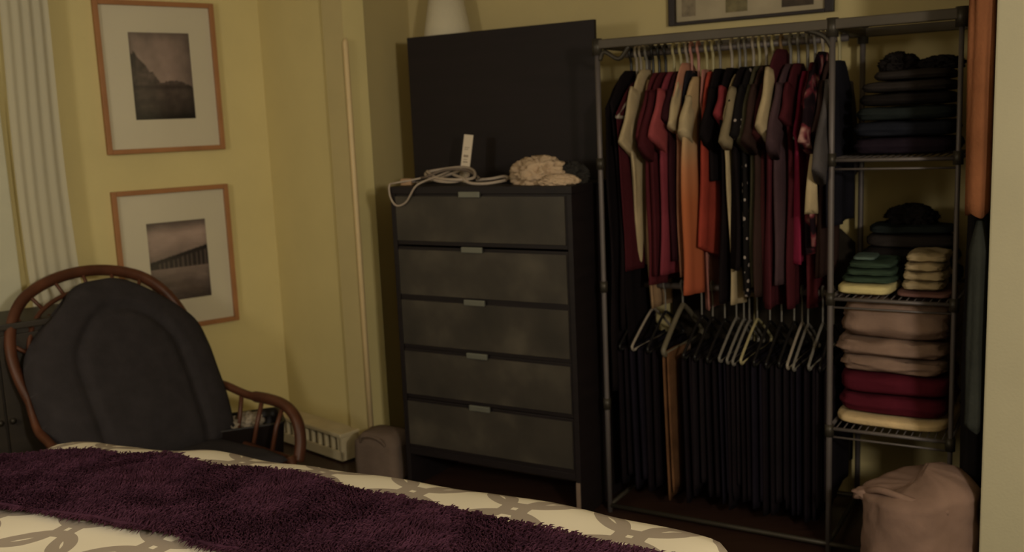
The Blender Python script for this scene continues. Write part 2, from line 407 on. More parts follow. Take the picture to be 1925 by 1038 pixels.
# cushion with an arched inner panel pressed in
def cushion(name, hw, hh, th, shape, place, arch=True):
    nx, nz = 44, 52; vs = []; fs = []
    for side in (-1, 1):
        for j in range(nz+1):
            for i in range(nx+1):
                a = -1+2*i/nx; b_ = -1+2*j/nz
                x, h = shape(a, b_)
                q = max(0, 1-abs(a)**4)*max(0, 1-abs(b_)**4); t = th*(.18+.82*q**.4) if q > 0 else th*.0
                if side < 0 and arch:
                    ra = math.hypot(a/.56, max(0, (b_-.05))/.58) if b_ > .05 else abs(a)/.56
                    t -= .020*math.exp(-((ra-1)/.085)**2); t += .010*max(0, 1-ra)
                    t -= .018*math.exp(-(a/.03)**2)*(1 if b_ < -.9 else 0)
                t += .006*noise.noise(Vector((a*3, b_*3, side)))
                vs.append(place(x, h, -t if side < 0 else t*.35))
    n_ = (nx+1)*(nz+1)
    for sgn, of in ((0, 0), (1, n_)):
        for j in range(nz):
            for i in range(nx):
                k = of+j*(nx+1)+i; f = (k, k+1, k+nx+2, k+nx+1); fs.append(f if not sgn else f[::-1])
    edge = [i for i in range(nx+1)]+[j*(nx+1)+nx for j in range(1, nz+1)]+[nz*(nx+1)+i for i in range(nx-1, -1, -1)]+[j*(nx+1) for j in range(nz-1, 0, -1)]
    for a in range(len(edge)):
        p, q = edge[a], edge[(a+1) % len(edge)]; fs.append((p, p+n_, q+n_, q))
    me = bpy.data.meshes.new(name); me.from_pydata(vs, [], fs); sm(me)
    return link(name, me, cush, ch)
def bshape(a, b_):
    h = .345+.415*b_; wd = .392*(1-max(0, b_)**3.2*.50)
    if b_ > 0: h -= .12*max(0, b_)*abs(a)**2.6
    return a*wd*(1.0+.05*math.sin((b_+1)*1.6)), h
cushion('back_cushion', .33, .36, .10, bshape, lambda x, h, t: backp(x, h, t-.055))
def sshape(a, b_): return a*.30, b_*.27
cushion('seat_cushion', .3, .27, .08, sshape, lambda x, h, t: Vector((x, -.26+h, .25-t*.6)), arch=False)
for sx in (-1, 1):
    arm = [backp(sx*HW*.97, .36), backp(sx*HW*1.0, .23)+Vector((sx*.01, -.03, 0)), Vector((sx*.425, -.02, .465)), Vector((sx*.44, -.13, .437)), Vector((sx*.455, -.25, .430)), Vector((sx*.46, -.35, .412)), Vector((sx*.45, -.425, .36)), Vector((sx*.43, -.46, .28)), Vector((sx*.40, -.47, .20))]
    sp = spline(arm, 6); MB().tube(sp, [.018 if i < 20 else .024 for i in range(len(sp))], 10, flat=1.3).build('arm', rattan, ch)
    for y in (-.10, -.22, -.34):
        q = min(sp[10:], key=lambda p: abs(p.y-y)); MB().tube([q, Vector((sx*.41, q.y, .33)), Vector((sx*.375, q.y, .225))], .010, 8).build('arm_spindle', rattan, ch)
m = MB(); m.tube(spline([(-.36, .0, .25), (.36, .0, .25), (.38, -.46, .21), (-.38, -.46, .21)], 1, True), .02, 10, closed=True); m.build('seat_rail', rattan, ch)
m = MB()
for k in range(7): m.tube([(-.30+.1*k, .0, .25), (-.30+.1*k, -.3, .245), (-.30+.1*k, -.5, .24)], .009, 6)
m.build('seat_slats', rattan, ch)
for sx in (-1, 1):
    for y, yy in ((0, .05), (-.48, -.50)):
        MB().tube([(sx*.35, y, .24), (sx*.36, (y+yy)/2, .14), (sx*.36, yy, .055)], .019, 10).build('leg', rattan, ch)
    MB().tube(spline([(sx*.36, .32, .13), (sx*.36, .1, .045), (sx*.36, -.25, .020), (sx*.36, -.6, .050), (sx*.36, -.78, .12)], 6), .020, 10).build('rocker', rattan, ch)

# waste bin with crumpled paper behind the arm of the chair
bn = empty('waste_bin', (-1.26, 4.24, 0), .35, 'black square bin standing behind the arm of the rattan chair', 'bin')
blackbin = mat('black_plastic', (.10, .075, .065), .5)
m = MB(); w0, w1 = .165, .195; hb = .315
def sqring(w_, d_, z, r=.03): 
    out = []
    for cx, cy, a0 in ((w_-r, d_-r, 0), (-w_+r, d_-r, PI/2), (-w_+r, -d_+r, PI), (w_-r, -d_+r, 1.5*PI)):
        for k in range(5): a = a0+k*PI/8; out.append((cx+r*math.cos(a), cy+r*math.sin(a), z))
    return out
m.rings([sqring(w0, .11, 0), sqring(w1, .13, hb-.01), sqring(w1+.006, .136, hb), sqring(w1-.006, .124, hb), sqring(w1-.012, .12, hb-.04), sqring(w0-.01, .10, .02)])
m.build('bin_body', blackbin, bn)
def blob(name, R3, m_, parent=None, loc=None, seed=0, amp=.35, fr_=2.5, sub=4, flat=None, rz=0.0, ridge=False):
    bm = bmesh.new(); bmesh.ops.create_icosphere(bm, subdivisions=sub, radius=1)
    for v in bm.verts:
        n_ = v.co.normalized(); q = noise.fractal(n_*fr_+Vector((seed, seed*2, 0)), .7, 2, 4)
        if ridge: q = .5-abs(q)*1.6
        r = 1+amp*q; c_ = Vector((n_.x*R3[0]*r, n_.y*R3[1]*r, n_.z*R3[2]*r))
        if flat is not None and c_.z < flat: c_.z = flat
        v.co = c_
    me = bpy.data.meshes.new(name); bm.to_mesh(me); bm.free(); sm(me); return link(name, me, m_, parent, loc, rz)
paper = cloth('white_tissue', (.60, .55, .48))
for k, (x, y, z, r, sd) in enumerate(((-.07, -.02, .335, .062, 1), (.055, .03, .325, .052, 5))):
    o = blob('crumpled_paper', (r*1.1, r, r*.75), paper, None, Vector((-1.26, 4.24, 0))+Matrix.Rotation(.35, 3, 'Z')@Vector((x, y, z-.03)), sd, .5, 2.2, 4, ridge=True)
    tag(o, ('crumpled white paper on the left in the mouth of the black bin', 'crumpled white paper on the right in the mouth of the black bin')[k], 'paper', 'crumpled papers in the bin')
# storage bag between corner and chest
sb = empty('storage_bag', cw(-1.99, -.02), ROTC, 'small grey-brown fabric storage bag standing left of the drawer chest', 'bag')
m = MB(); bagm = cloth('taupe_bag', (.40, .34, .30))
rg = []
for i in range(13):
    t = i/12; z = .205*t; wd = .125*(1-.10*t**3) if i < 11 else .115*(.80 if i == 11 else .45); z = z if i < 11 else .195+.008*(i-10)
    rg.append([(x*(1+.04*noise.noise(Vector((x*20, y*20, z*15)))), y, zz) for x, y, zz in sqring(wd, wd*.8, z, .035)])
m.rings(rg); m.build('bag_body', bagm, sb)
MB().tube(spline([(-.07, -.095, .17), (-.05, -.108, .20), (.0, -.11, .21), (.05, -.108, .20), (.07, -.095, .17)], 5), .006).build('handle', bagm, sb)

# ------------------------------------------------------------------ chest of drawers (u -1.79..-.93)
CX0, CX1, CV0, CV1, CH = 0.0, .860, 0.0, .38, 1.335
chest = empty('drawer_chest', cw(-1.79, -.13), ROTC, 'tall black-brown chest with five frosted glass drawers and an open bottom bay', 'chest of drawers')
MB().box(0, .022, 0, CV1, 0, CH-.03, .002).build('side_panel', black, chest)
MB().box(.838, .86, 0, CV1, 0, CH-.03, .002).build('side_panel', black, chest)
MB().box(-.004, .864, -.006, CV1+.002, CH-.03, CH, .003).build('top_panel', black, chest)
backm = mat('chest_back', (.46, .41, .42), .7, 0, .08)
MB().box(.022, .838, CV1-.012, CV1-.004, .0, CH-.03).build('back_panel', backm, chest)
fro = bpy.data.materials.new('frosted_glass'); fro.use_nodes = True; nt = fro.node_tree; b = nt.nodes['Principled BSDF']
b.inputs['Roughness'].default_value = .42; b.inputs['Specular IOR Level'].default_value = .25
tc = nt.nodes.new('ShaderNodeTexCoord'); oi = nt.nodes.new('ShaderNodeObjectInfo')
ad = nt.nodes.new('ShaderNodeVectorMath'); ad.operation = 'ADD'; nt.links.new(tc.outputs['Object'], ad.inputs[0]); nt.links.new(oi.outputs['Location'], ad.inputs[1])
n1 = nt.nodes.new('ShaderNodeTexNoise'); n1.inputs['Scale'].default_value = 5.5; n1.inputs['Detail'].default_value = 3; nt.links.new(ad.outputs[0], n1.inputs[0])
r = nt.nodes.new('ShaderNodeValToRGB'); cr = r.color_ramp; cr.elements[0].position = .3; cr.elements[1].position = .82
cr.elements[0].color = lin((.20, .185, .165))+(1,); cr.elements[1].color = lin((.32, .295, .255))+(1,); e1 = cr.elements.new(.5); e1.color = lin((.235, .215, .19))+(1,)
nt.links.new(n1.outputs['Fac'], r.inputs[0]); nt.links.new(r.outputs[0], b.inputs['Base Color'])
edges = [(1.108, 1.295), (.877, 1.070), (.659, .852), (.437, .628), (.209, .404)]
dark_in = mat('drawer_box', (.12, .10, .09), .7)
for k, (z0, z1) in enumerate(edges):
    dr = MB(); dr.box(.024, .836, .004, .020, z0-.018, z1+.012, .002)
    df = dr.build('drawer', black, chest)
    MB().box(.026, .830, -.003, .0035, z0, z1, .001).build('glass_panel', fro, df)
    MB().box(.355, .455, -.016, -.004, z1-.004, z1+.020, .003).build('handle', alu, df)
    m = MB(); m.box(.03, .04, .021, .34, z0, z1-.02); m.box(.82, .83, .021, .34, z0, z1-.02); m.box(.04, .82, .021, .34, z0, z0+.008); m.box(.04, .82, .33, .34, z0, z1-.02)
    m.build('drawer_box', dark_in, df)
MB().box(.022, .838, .004, .022, .160, .190, .002).build('bottom_rail', black, chest)
MB().box(.840, .858, -.0025, -.0002, .01, .155).build('edge_strip', mat('raw_edge', (.44, .37, .32), .6), chest)
MB().box(.022, .838, .022, CV1-.02, .165, .185).build('bottom_shelf', black, chest)

# tall dark board behind the chest, its top catching light
tp = MB().box(0, .950, 0, .022, 0, 1.985, .002).build('tall_panel', panelm, None, cw(-1.966, .29), ROTC)
tag(tp, 'tall flat black-brown board standing upright behind the drawer chest', 'board')

# floor lamp behind the board
fl = empty('floor_lamp', cw(-1.86, .47), ROTC, 'lamp with a white conical shade showing above the black board', 'lamp')
shade_m = cloth('lampshade', (.76, .72, .62), .03)
m = MB(); sg = 36; P = [(.115, 1.98), (.062, 2.28), (.060, 2.28), (.112, 1.982)]
m.rings([[(r_*math.cos(2*PI*k/sg), r_*math.sin(2*PI*k/sg), z) for k in range(sg)] for r_, z in P], cap=False); m.build('lamp_shade', shade_m, fl)
MB().tube([(0, 0, .025), (0, 0, 1.0), (0, 0, 2.24)], .009).build('pole', darkmetal, fl)
MB().lathe([(.10, 0), (.10, .012), (.03, .022), (.01, .03)]).build('base', darkmetal, fl)
MB().tube([(-.061, 0, 2.27), (0, 0, 2.25), (.061, 0, 2.27)], .003).build('shade_spider', darkmetal, fl)

# things lying on the chest
ZT = CH+.001
cordm = mat('white_cord', (.62, .56, .50), .5, 0, .05)
def cord(label, pts, r, closed=False):
    o = MB().tube(spline([(x, y, z) for x, y, z in pts], 9), r, 8).build('cord', cordm, None, cw(-1.79, -.13, 0), ROTC)
    return tag(o, label, 'cord', 'white cords tangled on the chest')
z = ZT+.006
cord('thin white cord looping down over the top left drawer', [(.14, .10, z+.03), (.06, .06, z+.015), (.015, .02, z+.008), (.006, -.010, z), (.010, -.013, z-.05), (.040, -.013, z-.085), (.09, -.013, z-.07), (.14, -.015, z-.01), (.17, .0, z+.012), (.20, .06, z+.03), (.22, .14, z+.05)], .0042)
cord('white cord coiled in a heap on the left end of the chest top', [(.05, .12, z), (.10, .20, z+.01), (.18, .22, z+.035), (.26, .18, z+.045), (.32, .12, z+.03), (.30, .06, z+.01), (.22, .05, z+.012), (.14, .08, z+.030), (.10, .14, z+.045), (.16, .20, z+.055), (.25, .20, z+.06), (.33, .15, z+.045), (.36, .09, z+.02), (.30, .04, z+.018), (.20, .06, z+.026), (.12, .11, z+.05)], .0065)
cord('white cord trailing right from the coil along the chest top', [(.26, .10, z+.035), (.33, .06, z+.022), (.37, .05, z+.004), (.43, .05, z), (.48, .08, z+.004), (.50, .14, z+.012), (.46, .18, z+.02), (.40, .17, z+.012), (.35, .13, z+.01)], .0065)
cordg = MB().tube(spline([(.03, .16, z+.004), (.08, .11, z+.020), (.15, .06, z+.030), (.22, .10, z+.055), (.30, .14, z+.050), (.38, .11, z+.018)], 9), .0062, 8).build('cord', mat('grey_cord', (.36, .31, .27), .6), None, cw(-1.79, -.13, 0), ROTC)
tag(cordg, 'dull grey cord lying over the tangled white cords', 'cord')
pg = empty('plug_adapter', cw(-1.79+.04, -.13+.07, ZT), ROTC+.3, 'small beige plug adapter at the left front corner of the chest top', 'plug')
MB().box(-.025, .025, -.018, .018, 0, .03, .006).build('plug_body', mat('beige_plastic', (.58, .46, .34), .5), pg)
MB().box(.026, .040, -.012, -.009, .012, .018).build('prong', steel, pg); MB().box(.026, .040, .009, .012, .012, .018).build('prong', steel, pg)
rm = empty('price_tag', cw(-1.79+.222, -.13+.23, ZT+.0), ROTC, 'white paper tag standing upright among the cords on the chest', 'tag')
tg = MB().box(-.022, .024, -.004, .0, .0, .205, .001).build('card', mat('white_card', (.80, .74, .66), .7, 0, .05), rm); tg.rotation_euler = (math.radians(-8), math.radians(6), 0)
m = MB()
for q, (za, zb) in enumerate(((.085, .09), (.097, .10), (.108, .118), (.14, .143), (.148, .151))): m.box(-.012, .012-.004*(q % 2), -.0052, -.0042, za, zb)
mk = m.build('printed_lines', mat('grey_print', (.55, .49, .43), .8), rm); mk.rotation_euler = tg.rotation_euler
# crumpled cream cloth: folded strips and lumps
creamc = cloth('cream', (.66, .57, .47))
def crumple(name, R3, loc, seed, m_, label, cat, grp=None, rz=0, amp=.55, fr_=2.0):
    o = blob(name, R3, m_, None, loc, seed, amp, fr_, 5, -R3[2]*.55, rz, True); o.location.z = loc.z+R3[2]*.55
    return tag(o, label, cat, grp)
def cz(u, v, z): return cw(-1.79+u, -.13+v, z)
crumple('crumpled_cloth', (.115, .080, .066), cz(.66, .12, ZT), 11, creamc, 'large crumpled cream cloth on the right of the chest top', 'cloth', None, ROTC, .42, 1.25)
crumple('crumpled_cloth', (.075, .035, .026), cz(.785, .045, ZT), 23, creamc, 'small cream cloth at the front right corner of the chest', 'cloth', None, ROTC+.3, .4, 1.3)
crumple('sock', (.07, .035, .050), cz(.785, .14, ZT), 31, cloth('charcoal', (.17, .16, .15)), 'dark grey balled sock behind the small cream cloth', 'sock', None, ROTC)
crumple('sock', (.045, .04, .030), cz(.52, .24, ZT), 37, cloth('blackish', (.10, .085, .08)), 'black balled sock in the middle of the chest top', 'sock', None, ROTC)

# ------------------------------------------------------------------ clothes rack frame (u -.867 .. .395, v 0 .. .5)
rack = empty('clothes_rack', cw(0, 0), ROTC, 'tall grey metal wardrobe frame with hanging rods on the left and shelves on the right', 'clothes rack')
UL, UM, UR, VB, HT = -.867, 0.0, .395, .50, 1.868
for u in (UL, UM, UR):
    for v in (0, VB):
        MB().tube([(u, v, 0), (u, v, .46), (u, v, .93), (u, v, 1.41), (u, v, HT)], .0105 if u != UR else .008, 10).build('post', steel, rack)
        for z in (.455, .93, 1.41): MB().tube([(u, v, z-.022), (u, v, z+.022)], .016, 10).build('joint', darkmetal, rack)
        MB().tube([(u, v, HT-.05), (u, v, HT+.012)], .020, 10).build('joint', darkmetal, rack)
railm = mat('rail_grey', (.27, .24, .20), .5, .2)
for v in (0, VB):
    MB().box(UL, UR, v-.014, v+.014, HT-.026, HT+.008, .004).build('top_rail', railm, rack)
    MB().tube([(UL, v, .028), (UR, v, .028)], .010).build('bottom_rail', darkmetal, rack)
for u in (UL, UM, UR):
    MB().box(u-.012, u+.012, .014, VB-.014, HT-.024, HT+.004, .004).build('side_rail', railm, rack)
    MB().tube([(u, 0, .028), (u, VB, .028)], .009).build('side_rail', darkmetal, rack)
for z, nm in ((1.83, 'hanging_rod'), (.90, 'hanging_rod')):
    MB().tube([(UL+.002, .26, z), (UM-.002, .26, z)], .013, 12).build(nm, steel, rack)
MB().tube(spline([(UL+.01, .0, 1.80), (UL+.03, 0, 1.83), (UL+.09, 0, 1.80), (UL+.13, 0, 1.845)], 5), .009).build('corner_bracket', darkmetal, rack)
MB().tube(spline([(UM, .0, 1.78), (UM-.02, 0, 1.815), (UM-.05, 0, 1.835), (UM-.09, 0, 1.848)], 5), .009).build('corner_bracket', darkmetal, rack)
for z in (.462, .93, 1.408):
    m = MB(); m.tube([(UM, 0, z), (UR, 0, z)], .007); m.tube([(UM, VB, z), (UR, VB, z)], .007); m.tube([(UM, 0, z), (UM, VB, z)], .007); m.tube([(UR, 0, z), (UR, VB, z)], .007)
    for k in range(1, 16): x = UM+(UR-UM)*k/16; m.tube([(x, 0, z+.005), (x, VB, z+.005)], .0022, 5)
    m.tube([(UM, 0, z-.03), (UR, 0, z-.03)], .004)
    m.build('wire_shelf', steel, rack)

# picture frame on the wall above the rack
pf_ = empty('wall_picture', cw(-.805, .6, 1.955), ROTC, 'wide dark-framed picture with three pale prints on the wall above the hanging clothes', 'picture')
dkf = mat('dark_frame', (.13, .09, .08), .5); PW_, PH_ = .680, .36
m = MB(); m.box(0, .03, -.03, -.002, 0, PH_, .003); m.box(PW_-.035, PW_, -.03, -.002, 0, PH_, .003); m.box(.03, PW_-.035, -.03, -.002, PH_-.03, PH_, .003); m.box(.03, PW_-.035, -.03, -.002, 0, .014, .003); m.build('frame', dkf, pf_)
MB().box(.03, PW_-.035, -.010, -.004, .014, PH_-.03).build('mat_board', mat('grey_mat', (.60, .55, .45), .8), pf_)
def pr(x0, x1, col): MB().box(x0, x1, -.0125, -.0105, .035, PH_-.06).build('art_print', mat('print%d' % int(x0*1000), col, .8, 0, .25, 30), pf_)
pr(.055, .115, (.48, .43, .35)); pr(.245, .335, (.42, .38, .27)); pr(.475, .60, (.25, .21, .17))

# ------------------------------------------------------------------ hangers and garments
def hanger(label, u, v0, v1, zrod, zsh, col, group, apex=.26, thick=.008, tilt=0.0):
    t = empty('clothes_hanger', cw(u, apex, 0), ROTC+tilt, label, 'hanger', group)
    drop = .125 if zrod > 1 else .085
    hk = spline([(0, .012, zrod+.004), (0, .010, zrod+.020), (0, -.004, zrod+.027), (0, -.018, zrod+.018), (0, -.017, zrod-.004), (0, -.002, zrod-.030), (0, 0, zsh+drop)], 5)
    MB().tube(hk, .0058, 8).build('hook', col, t)
    a, b_ = v0-apex, v1-apex
    pts = [(0, a+.02, zsh-.012), (0, a, zsh-.004), (0, a+.01, zsh+.010), (0, a*.5, zsh+drop*.52), (0, -.02, zsh+drop*.95), (0, .02, zsh+drop*.95), (0, b_*.5, zsh+drop*.52), (0, b_-.01, zsh+.010), (0, b_, zsh-.004), (0, b_-.02, zsh-.012)]
    MB().tube(spline(pts, 5, True), thick, 8, closed=True).build('shoulder_bar', col, t)
    return t
hm = {'white': mat('hanger_white', (.52, .48, .43), .4), 'black': mat('hanger_black', (.10, .09, .085), .4), 'wood': mat('hanger_wood', (.42, .33, .22), .5), 'grey': mat('hanger_grey', (.40, .38, .35), .4), 'pink': mat('hanger_pink', (.60, .42, .38), .5), 'cream': mat('hanger_cream', (.58, .54, .40), .5)}

def ring(v0, v1, z, th, uo, A, k, ph, n=40):
    """flattened closed ring across v, thickness th along u, rippled"""
    out = []; c = (v0+v1)/2; h = (v1-v0)/2
    for i in range(n):
        a = 2*PI*i/n; cx = math.cos(a); sy = math.sin(a)
        v = c+h*math.copysign(abs(cx)**.8, cx); uu = th*math.copysign(abs(sy)**.7, sy)
        uu += A*math.sin(k*(v-c)+ph)+A*.5*math.sin(k*2.3*(v-c)+ph*1.7)
        out.append((uo+uu, v, z))
    return out
def garment(label, cat, name, u, col, hem, zs=1.625, vf=.09, vb=.44, th=.013, sleeve=.20, slcol=None, twist=0.0, seed=0, hemf=0.0, group='clothes on the upper rod', taper=0.0, fold=.0085, sw=.085, neck=.125, tv=0.0, bodymat=None, hangc=None, hl=None, strap=False, vf2=None):
    rnd = random.Random(seed*13+5)
    ap = .26
    root = empty(name, cw(u, ap, 0), ROTC+twist, label, cat, group)
    ph = rnd.random()*6; k1 = 26+rnd.random()*18
    rings = []; a, b_ = vf-ap, vb-ap; a2 = (vf2-ap) if vf2 is not None else a+.03
    ztop = zs+neck; NZ = 26
    # neck and shoulders
    for t in (0, .2, .45, .7, .9, 1.0):
        z = ztop-(ztop-zs)*t**1.1; w_ = t**.75
        rings.append(ring(-.055+(a+.055)*w_, .055+(b_-.055)*w_, z, th*(.9+.2*t), 0, fold*.25*t, k1, ph))
    for i in range(1, NZ+1):
        t = i/NZ; z = zs+(hem-zs)*t
        vf_ = a+(a2-a)*min(1, t*4)+taper*t; vb_ = b_-.02*min(1, t*4)-tv*t
        g_ = min(1, t*1.5); A = fold*(.3+1.0*g_)*(1+.25*math.sin(z*7+ph))
        rr = ring(vf_+.006*math.sin(z*11+ph), vb_, z, th*(1+.30*math.sin(t*PI)+.15*t), .004*math.sin(z*5+ph), A, k1, ph+z*1.2)
        if hemf: rr = [(x, y, zz+hemf*t**3*((y-vf_)/(vb_-vf_)-.5)) for x, y, zz in rr]
        rings.append(rr)
    MB().rings(rings).build('body', bodymat or col, root)
    if sleeve > 0:
        for sgn, vv in ((-1, a), (1, b_)):
            rg = []; L = sleeve; dv = Vector((0, sgn*.50, -.866)); wv = Vector((0, -sgn*.866, -.50))
            S = Vector((0, vv-sgn*.045, zs+.045))
            for i in range(12):
                t = i/11; c_ = S+dv*(L*t); hw_ = sw*(.42+.36*t); r_ = []
                hw_ *= (.55 if i == 0 else 1)
                for q in range(24):
                    an = 2*PI*q/24; cx = math.copysign(abs(math.cos(an))**.8, math.cos(an)); sy = math.copysign(abs(math.sin(an))**.7, math.sin(an))
                    p = c_+wv*(hw_*(1+cx)*1.0-sw*.30)+Vector(((th+.003)*(.7+.55*t)*sy+.003*math.sin(7*t+cx*3+ph), 0, 0))
                    r_.append(p)
                rg.append(r_)
            MB().rings(rg).build('sleeve', slcol or col, root)
    elif strap: pass
    if hangc:
        hanger(hl, u, vf+.02, vb-.02, 1.83, zs-.004, hm[hangc], 'hangers on the upper rod', ap, .0075, twist)
    return root
def dots(name, base, spot, sc=38, th=.34):
    m = bpy.data.materials.new(name); m.use_nodes = True; nt = m.node_tree; b = nt.nodes['Principled BSDF']; b.inputs['Roughness'].default_value = .95; b.inputs['Specular IOR Level'].default_value = .05
    tc = nt.nodes.new('ShaderNodeTexCoord'); v = nt.nodes.new('ShaderNodeTexVoronoi'); v.inputs['Scale'].default_value = sc; nt.links.new(tc.outputs['Object'], v.inputs[0])
    r = nt.nodes.new('ShaderNodeValToRGB'); r.color_ramp.interpolation = 'CONSTANT'; r.color_ramp.elements[0].color = lin(spot)+(1,); r.color_ramp.elements[1].color = lin(base)+(1,); r.color_ramp.elements[1].position = th
    nt.links.new(v.outputs['Distance'], r.inputs[0]); nt.links.new(r.outputs[0], b.inputs['Base Color']); return m
def floral(name):
    m = bpy.data.materials.new(name); m.use_nodes = True; nt = m.node_tree; b = nt.nodes['Principled BSDF']; b.inputs['Roughness'].default_value = .95; b.inputs['Specular IOR Level'].default_value = .05
    tc = nt.nodes.new('ShaderNodeTexCoord'); v = nt.nodes.new('ShaderNodeTexNoise'); v.inputs['Scale'].default_value = 12; v.inputs['Detail'].default_value = 2; nt.links.new(tc.outputs['Object'], v.inputs[0])
    r = nt.nodes.new('ShaderNodeValToRGB'); r.color_ramp.interpolation = 'EASE'; cr = r.color_ramp
    cr.elements[0].color = lin((.10, .06, .08))+(1,); cr.elements[0].position = .46; cr.elements[1].position = .70; cr.elements[1].color = lin((.72, .56, .52))+(1,)
    e = cr.elements.new(.54); e.color = lin((.34, .13, .16))+(1,); e = cr.elements.new(.50); e.color = lin((.12, .08, .09))+(1,)
    nt.links.new(v.outputs['Fac'], r.inputs[0]); nt.links.new(r.outputs[0], b.inputs['Base Color']); return m
def grad_mat(name, stops, zlo, zhi):
    """dip-dyed cloth: colour bands by height on the garment itself"""
    m = bpy.data.materials.new(name); m.use_nodes = True; nt = m.node_tree; b = nt.nodes['Principled BSDF']; b.inputs['Roughness'].default_value = .95; b.inputs['Specular IOR Level'].default_value = .05
    tc = nt.nodes.new('ShaderNodeTexCoord'); sp = nt.nodes.new('ShaderNodeSeparateXYZ'); nt.links.new(tc.outputs['Object'], sp.inputs[0])
    mr = nt.nodes.new('ShaderNodeMapRange'); mr.inputs[1].default_value = zlo; mr.inputs[2].default_value = zhi; nt.links.new(sp.outputs[2], mr.inputs[0])
    r = nt.nodes.new('ShaderNodeValToRGB'); cr = r.color_ramp
    while len(cr.elements) < len(stops): cr.elements.new(.5)
    for e, (p, c) in zip(cr.elements, stops): e.position = p; e.color = lin(c)+(1,)
    nt.links.new(mr.outputs[0], r.inputs[0]); nt.links.new(r.outputs[0], b.inputs['Base Color']); return m
CB = cloth('black', (0.081, 0.062, 0.067)); CM = cloth('maroon', (0.247, 0.095, 0.114)); CDR = cloth('dark_red', (0.284, 0.112, 0.129)); CC = cloth('cream_shirt', (0.619, 0.550, 0.430))
CT = cloth('tan', (0.568, 0.456, 0.344)); CP = cloth('pink', (0.516, 0.241, 0.249)); CMV = cloth('mauve', (0.413, 0.172, 0.206)); CO = grad_mat('orange_dip', ((0, (0.568, 0.284, 0.198)), (.62, (0.602, 0.344, 0.215)), (.80, (0.636, 0.413, 0.284)), (1, (0.636, 0.533, 0.396))), .85, 1.5)
CR = cloth('bright_red', (0.516, 0.206, 0.163)); CPP = cloth('pale_pink', (0.568, 0.378, 0.344)); CBR = cloth('dark_brown', (0.190, 0.133, 0.119)); CPL = cloth('plum_grey', (0.257, 0.190, 0.204)); CCR = cloth('crimson', (0.430, 0.120, 0.206)); CN = cloth('navy', (0.114, 0.109, 0.133)); CGY = cloth('grey', (0.285, 0.266, 0.266)); COL_ = cloth('olive', (0.237, 0.218, 0.162)); CREDS = cloth('red_sleeve', (0.447, 0.172, 0.189)); CPK = cloth('peach', (0.636, 0.447, 0.361))
CD = dots('dotted_cloth', (.09, .08, .08), (.55, .50, .47), 34, .26); CF = floral('floral_cloth')
G = garment
# (u positions left to right)
G('long black coat pressed against the left post of the rack', 'coat', 'coat', -.856, CB, .50, vf=.035, vb=.46, sleeve=0, seed=44, th=.008, zs=1.62, vf2=.02)
G('black sleeveless dress second from the left on the upper rod', 'dress', 'dress', -.842, CB, .74, vf=.05, vb=.46, sleeve=0, seed=1, th=.014, zs=1.64, hangc='black', hl='black hanger of the sleeveless black dress')
G('black top on a white hanger left of the cream shirt', 'top', 'shirt', -.818, CB, .62, vf=.09, sleeve=0, seed=2, th=.010, zs=1.60, hangc='white', hl='white hanger with a bare curved end over the black top')
G('dark maroon dress behind the cream shirt at the left', 'dress', 'dress', -.800, CM, .98, vf=.01, vb=.44, sleeve=0, seed=3, th=.007, zs=1.60, hangc='white', hl='pale hanger of the dark maroon dress at the left', taper=.04)
G('cream short-sleeved shirt hanging at the left of the upper rod', 'shirt', 'shirt', -.775, CC, .99, vf=.085, vf2=.02, zs=1.64, sleeve=.235, seed=4, th=.010, taper=.16, hangc='grey', hl='grey hanger of the cream short-sleeved shirt', sw=.10, tv=.05)
G('long tan top with a pale hem below the cream shirt', 'shirt', 'shirt', -.748, CT, .81, vf=.15, sleeve=.08, seed=5, th=.009, zs=1.60, taper=.02, hangc='black', hl='black hanger of the long tan top')
G('dark red shirt right of the cream short-sleeved shirt', 'shirt', 'shirt', -.722, CDR, .92, vf=.10, sleeve=.2, seed=6, hangc='black', hl='black hanger of the dark red shirt near the cream shirt')
G('maroon shirt between the dark red shirt and the pink-sleeved one', 'shirt', 'shirt', -.695, CM, .96, vf=.08, sleeve=.24, seed=7, hangc='black', hl='black hanger of the maroon shirt beside the pink sleeve')
G('mauve shirt with a flared pink sleeve', 'shirt', 'shirt', -.660, CMV, .965, vf=.085, sleeve=.20, slcol=CP, seed=8, hangc='cream', hl='cream hanger of the mauve shirt with pink sleeve', sw=.11)
G('black maroon-tinged top right of the pink sleeve', 'top', 'shirt', -.632, cloth('wine_black', (.17, .075, .095)), 1.02, vf=.10, sleeve=.12, seed=9, hangc='cream', hl='thin cream hanger right of the mauve shirt')
G('cream shirt with a straight pale hem between mauve and orange', 'shirt', 'shirt', -.606, CPK, .955, vf=.11, sleeve=.18, seed=10, th=.008, zs=1.655, hangc='white', hl='wide pale hanger above the peach cream shirt', slcol=CC, sw=.05)
G('navy black camisole left of the orange shirt', 'top', 'shirt', -.588, CN, 1.12, vf=.15, sleeve=0, seed=11, th=.008, hangc='pink', hl='pinkish hanger of the navy camisole')
G('orange shirt fading to cream at the shoulders', 'shirt', 'shirt', -.560, CO, .895, vf=.10, vf2=.085, vb=.43, sleeve=.15, slcol=CC, seed=12, th=.016, fold=.010, zs=1.60, hangc='pink', hl='peach hanger of the orange shirt', sw=.07)
G('pale pink long top right of the orange shirt', 'shirt', 'shirt', -.527, CPP, .815, vf=.18, sleeve=0, seed=13, th=.008, hangc='cream', hl='cream hanger of the pale pink long top')
G('bright red shirt showing below a cropped black jacket', 'shirt', 'shirt', -.502, CR, 1.03, vf=.13, vf2=.12, vb=.42, sleeve=.0, seed=15, th=.013, zs=1.56, neck=.18, hemf=-.10, hangc='cream', hl='thin cream hanger of the bright red shirt')
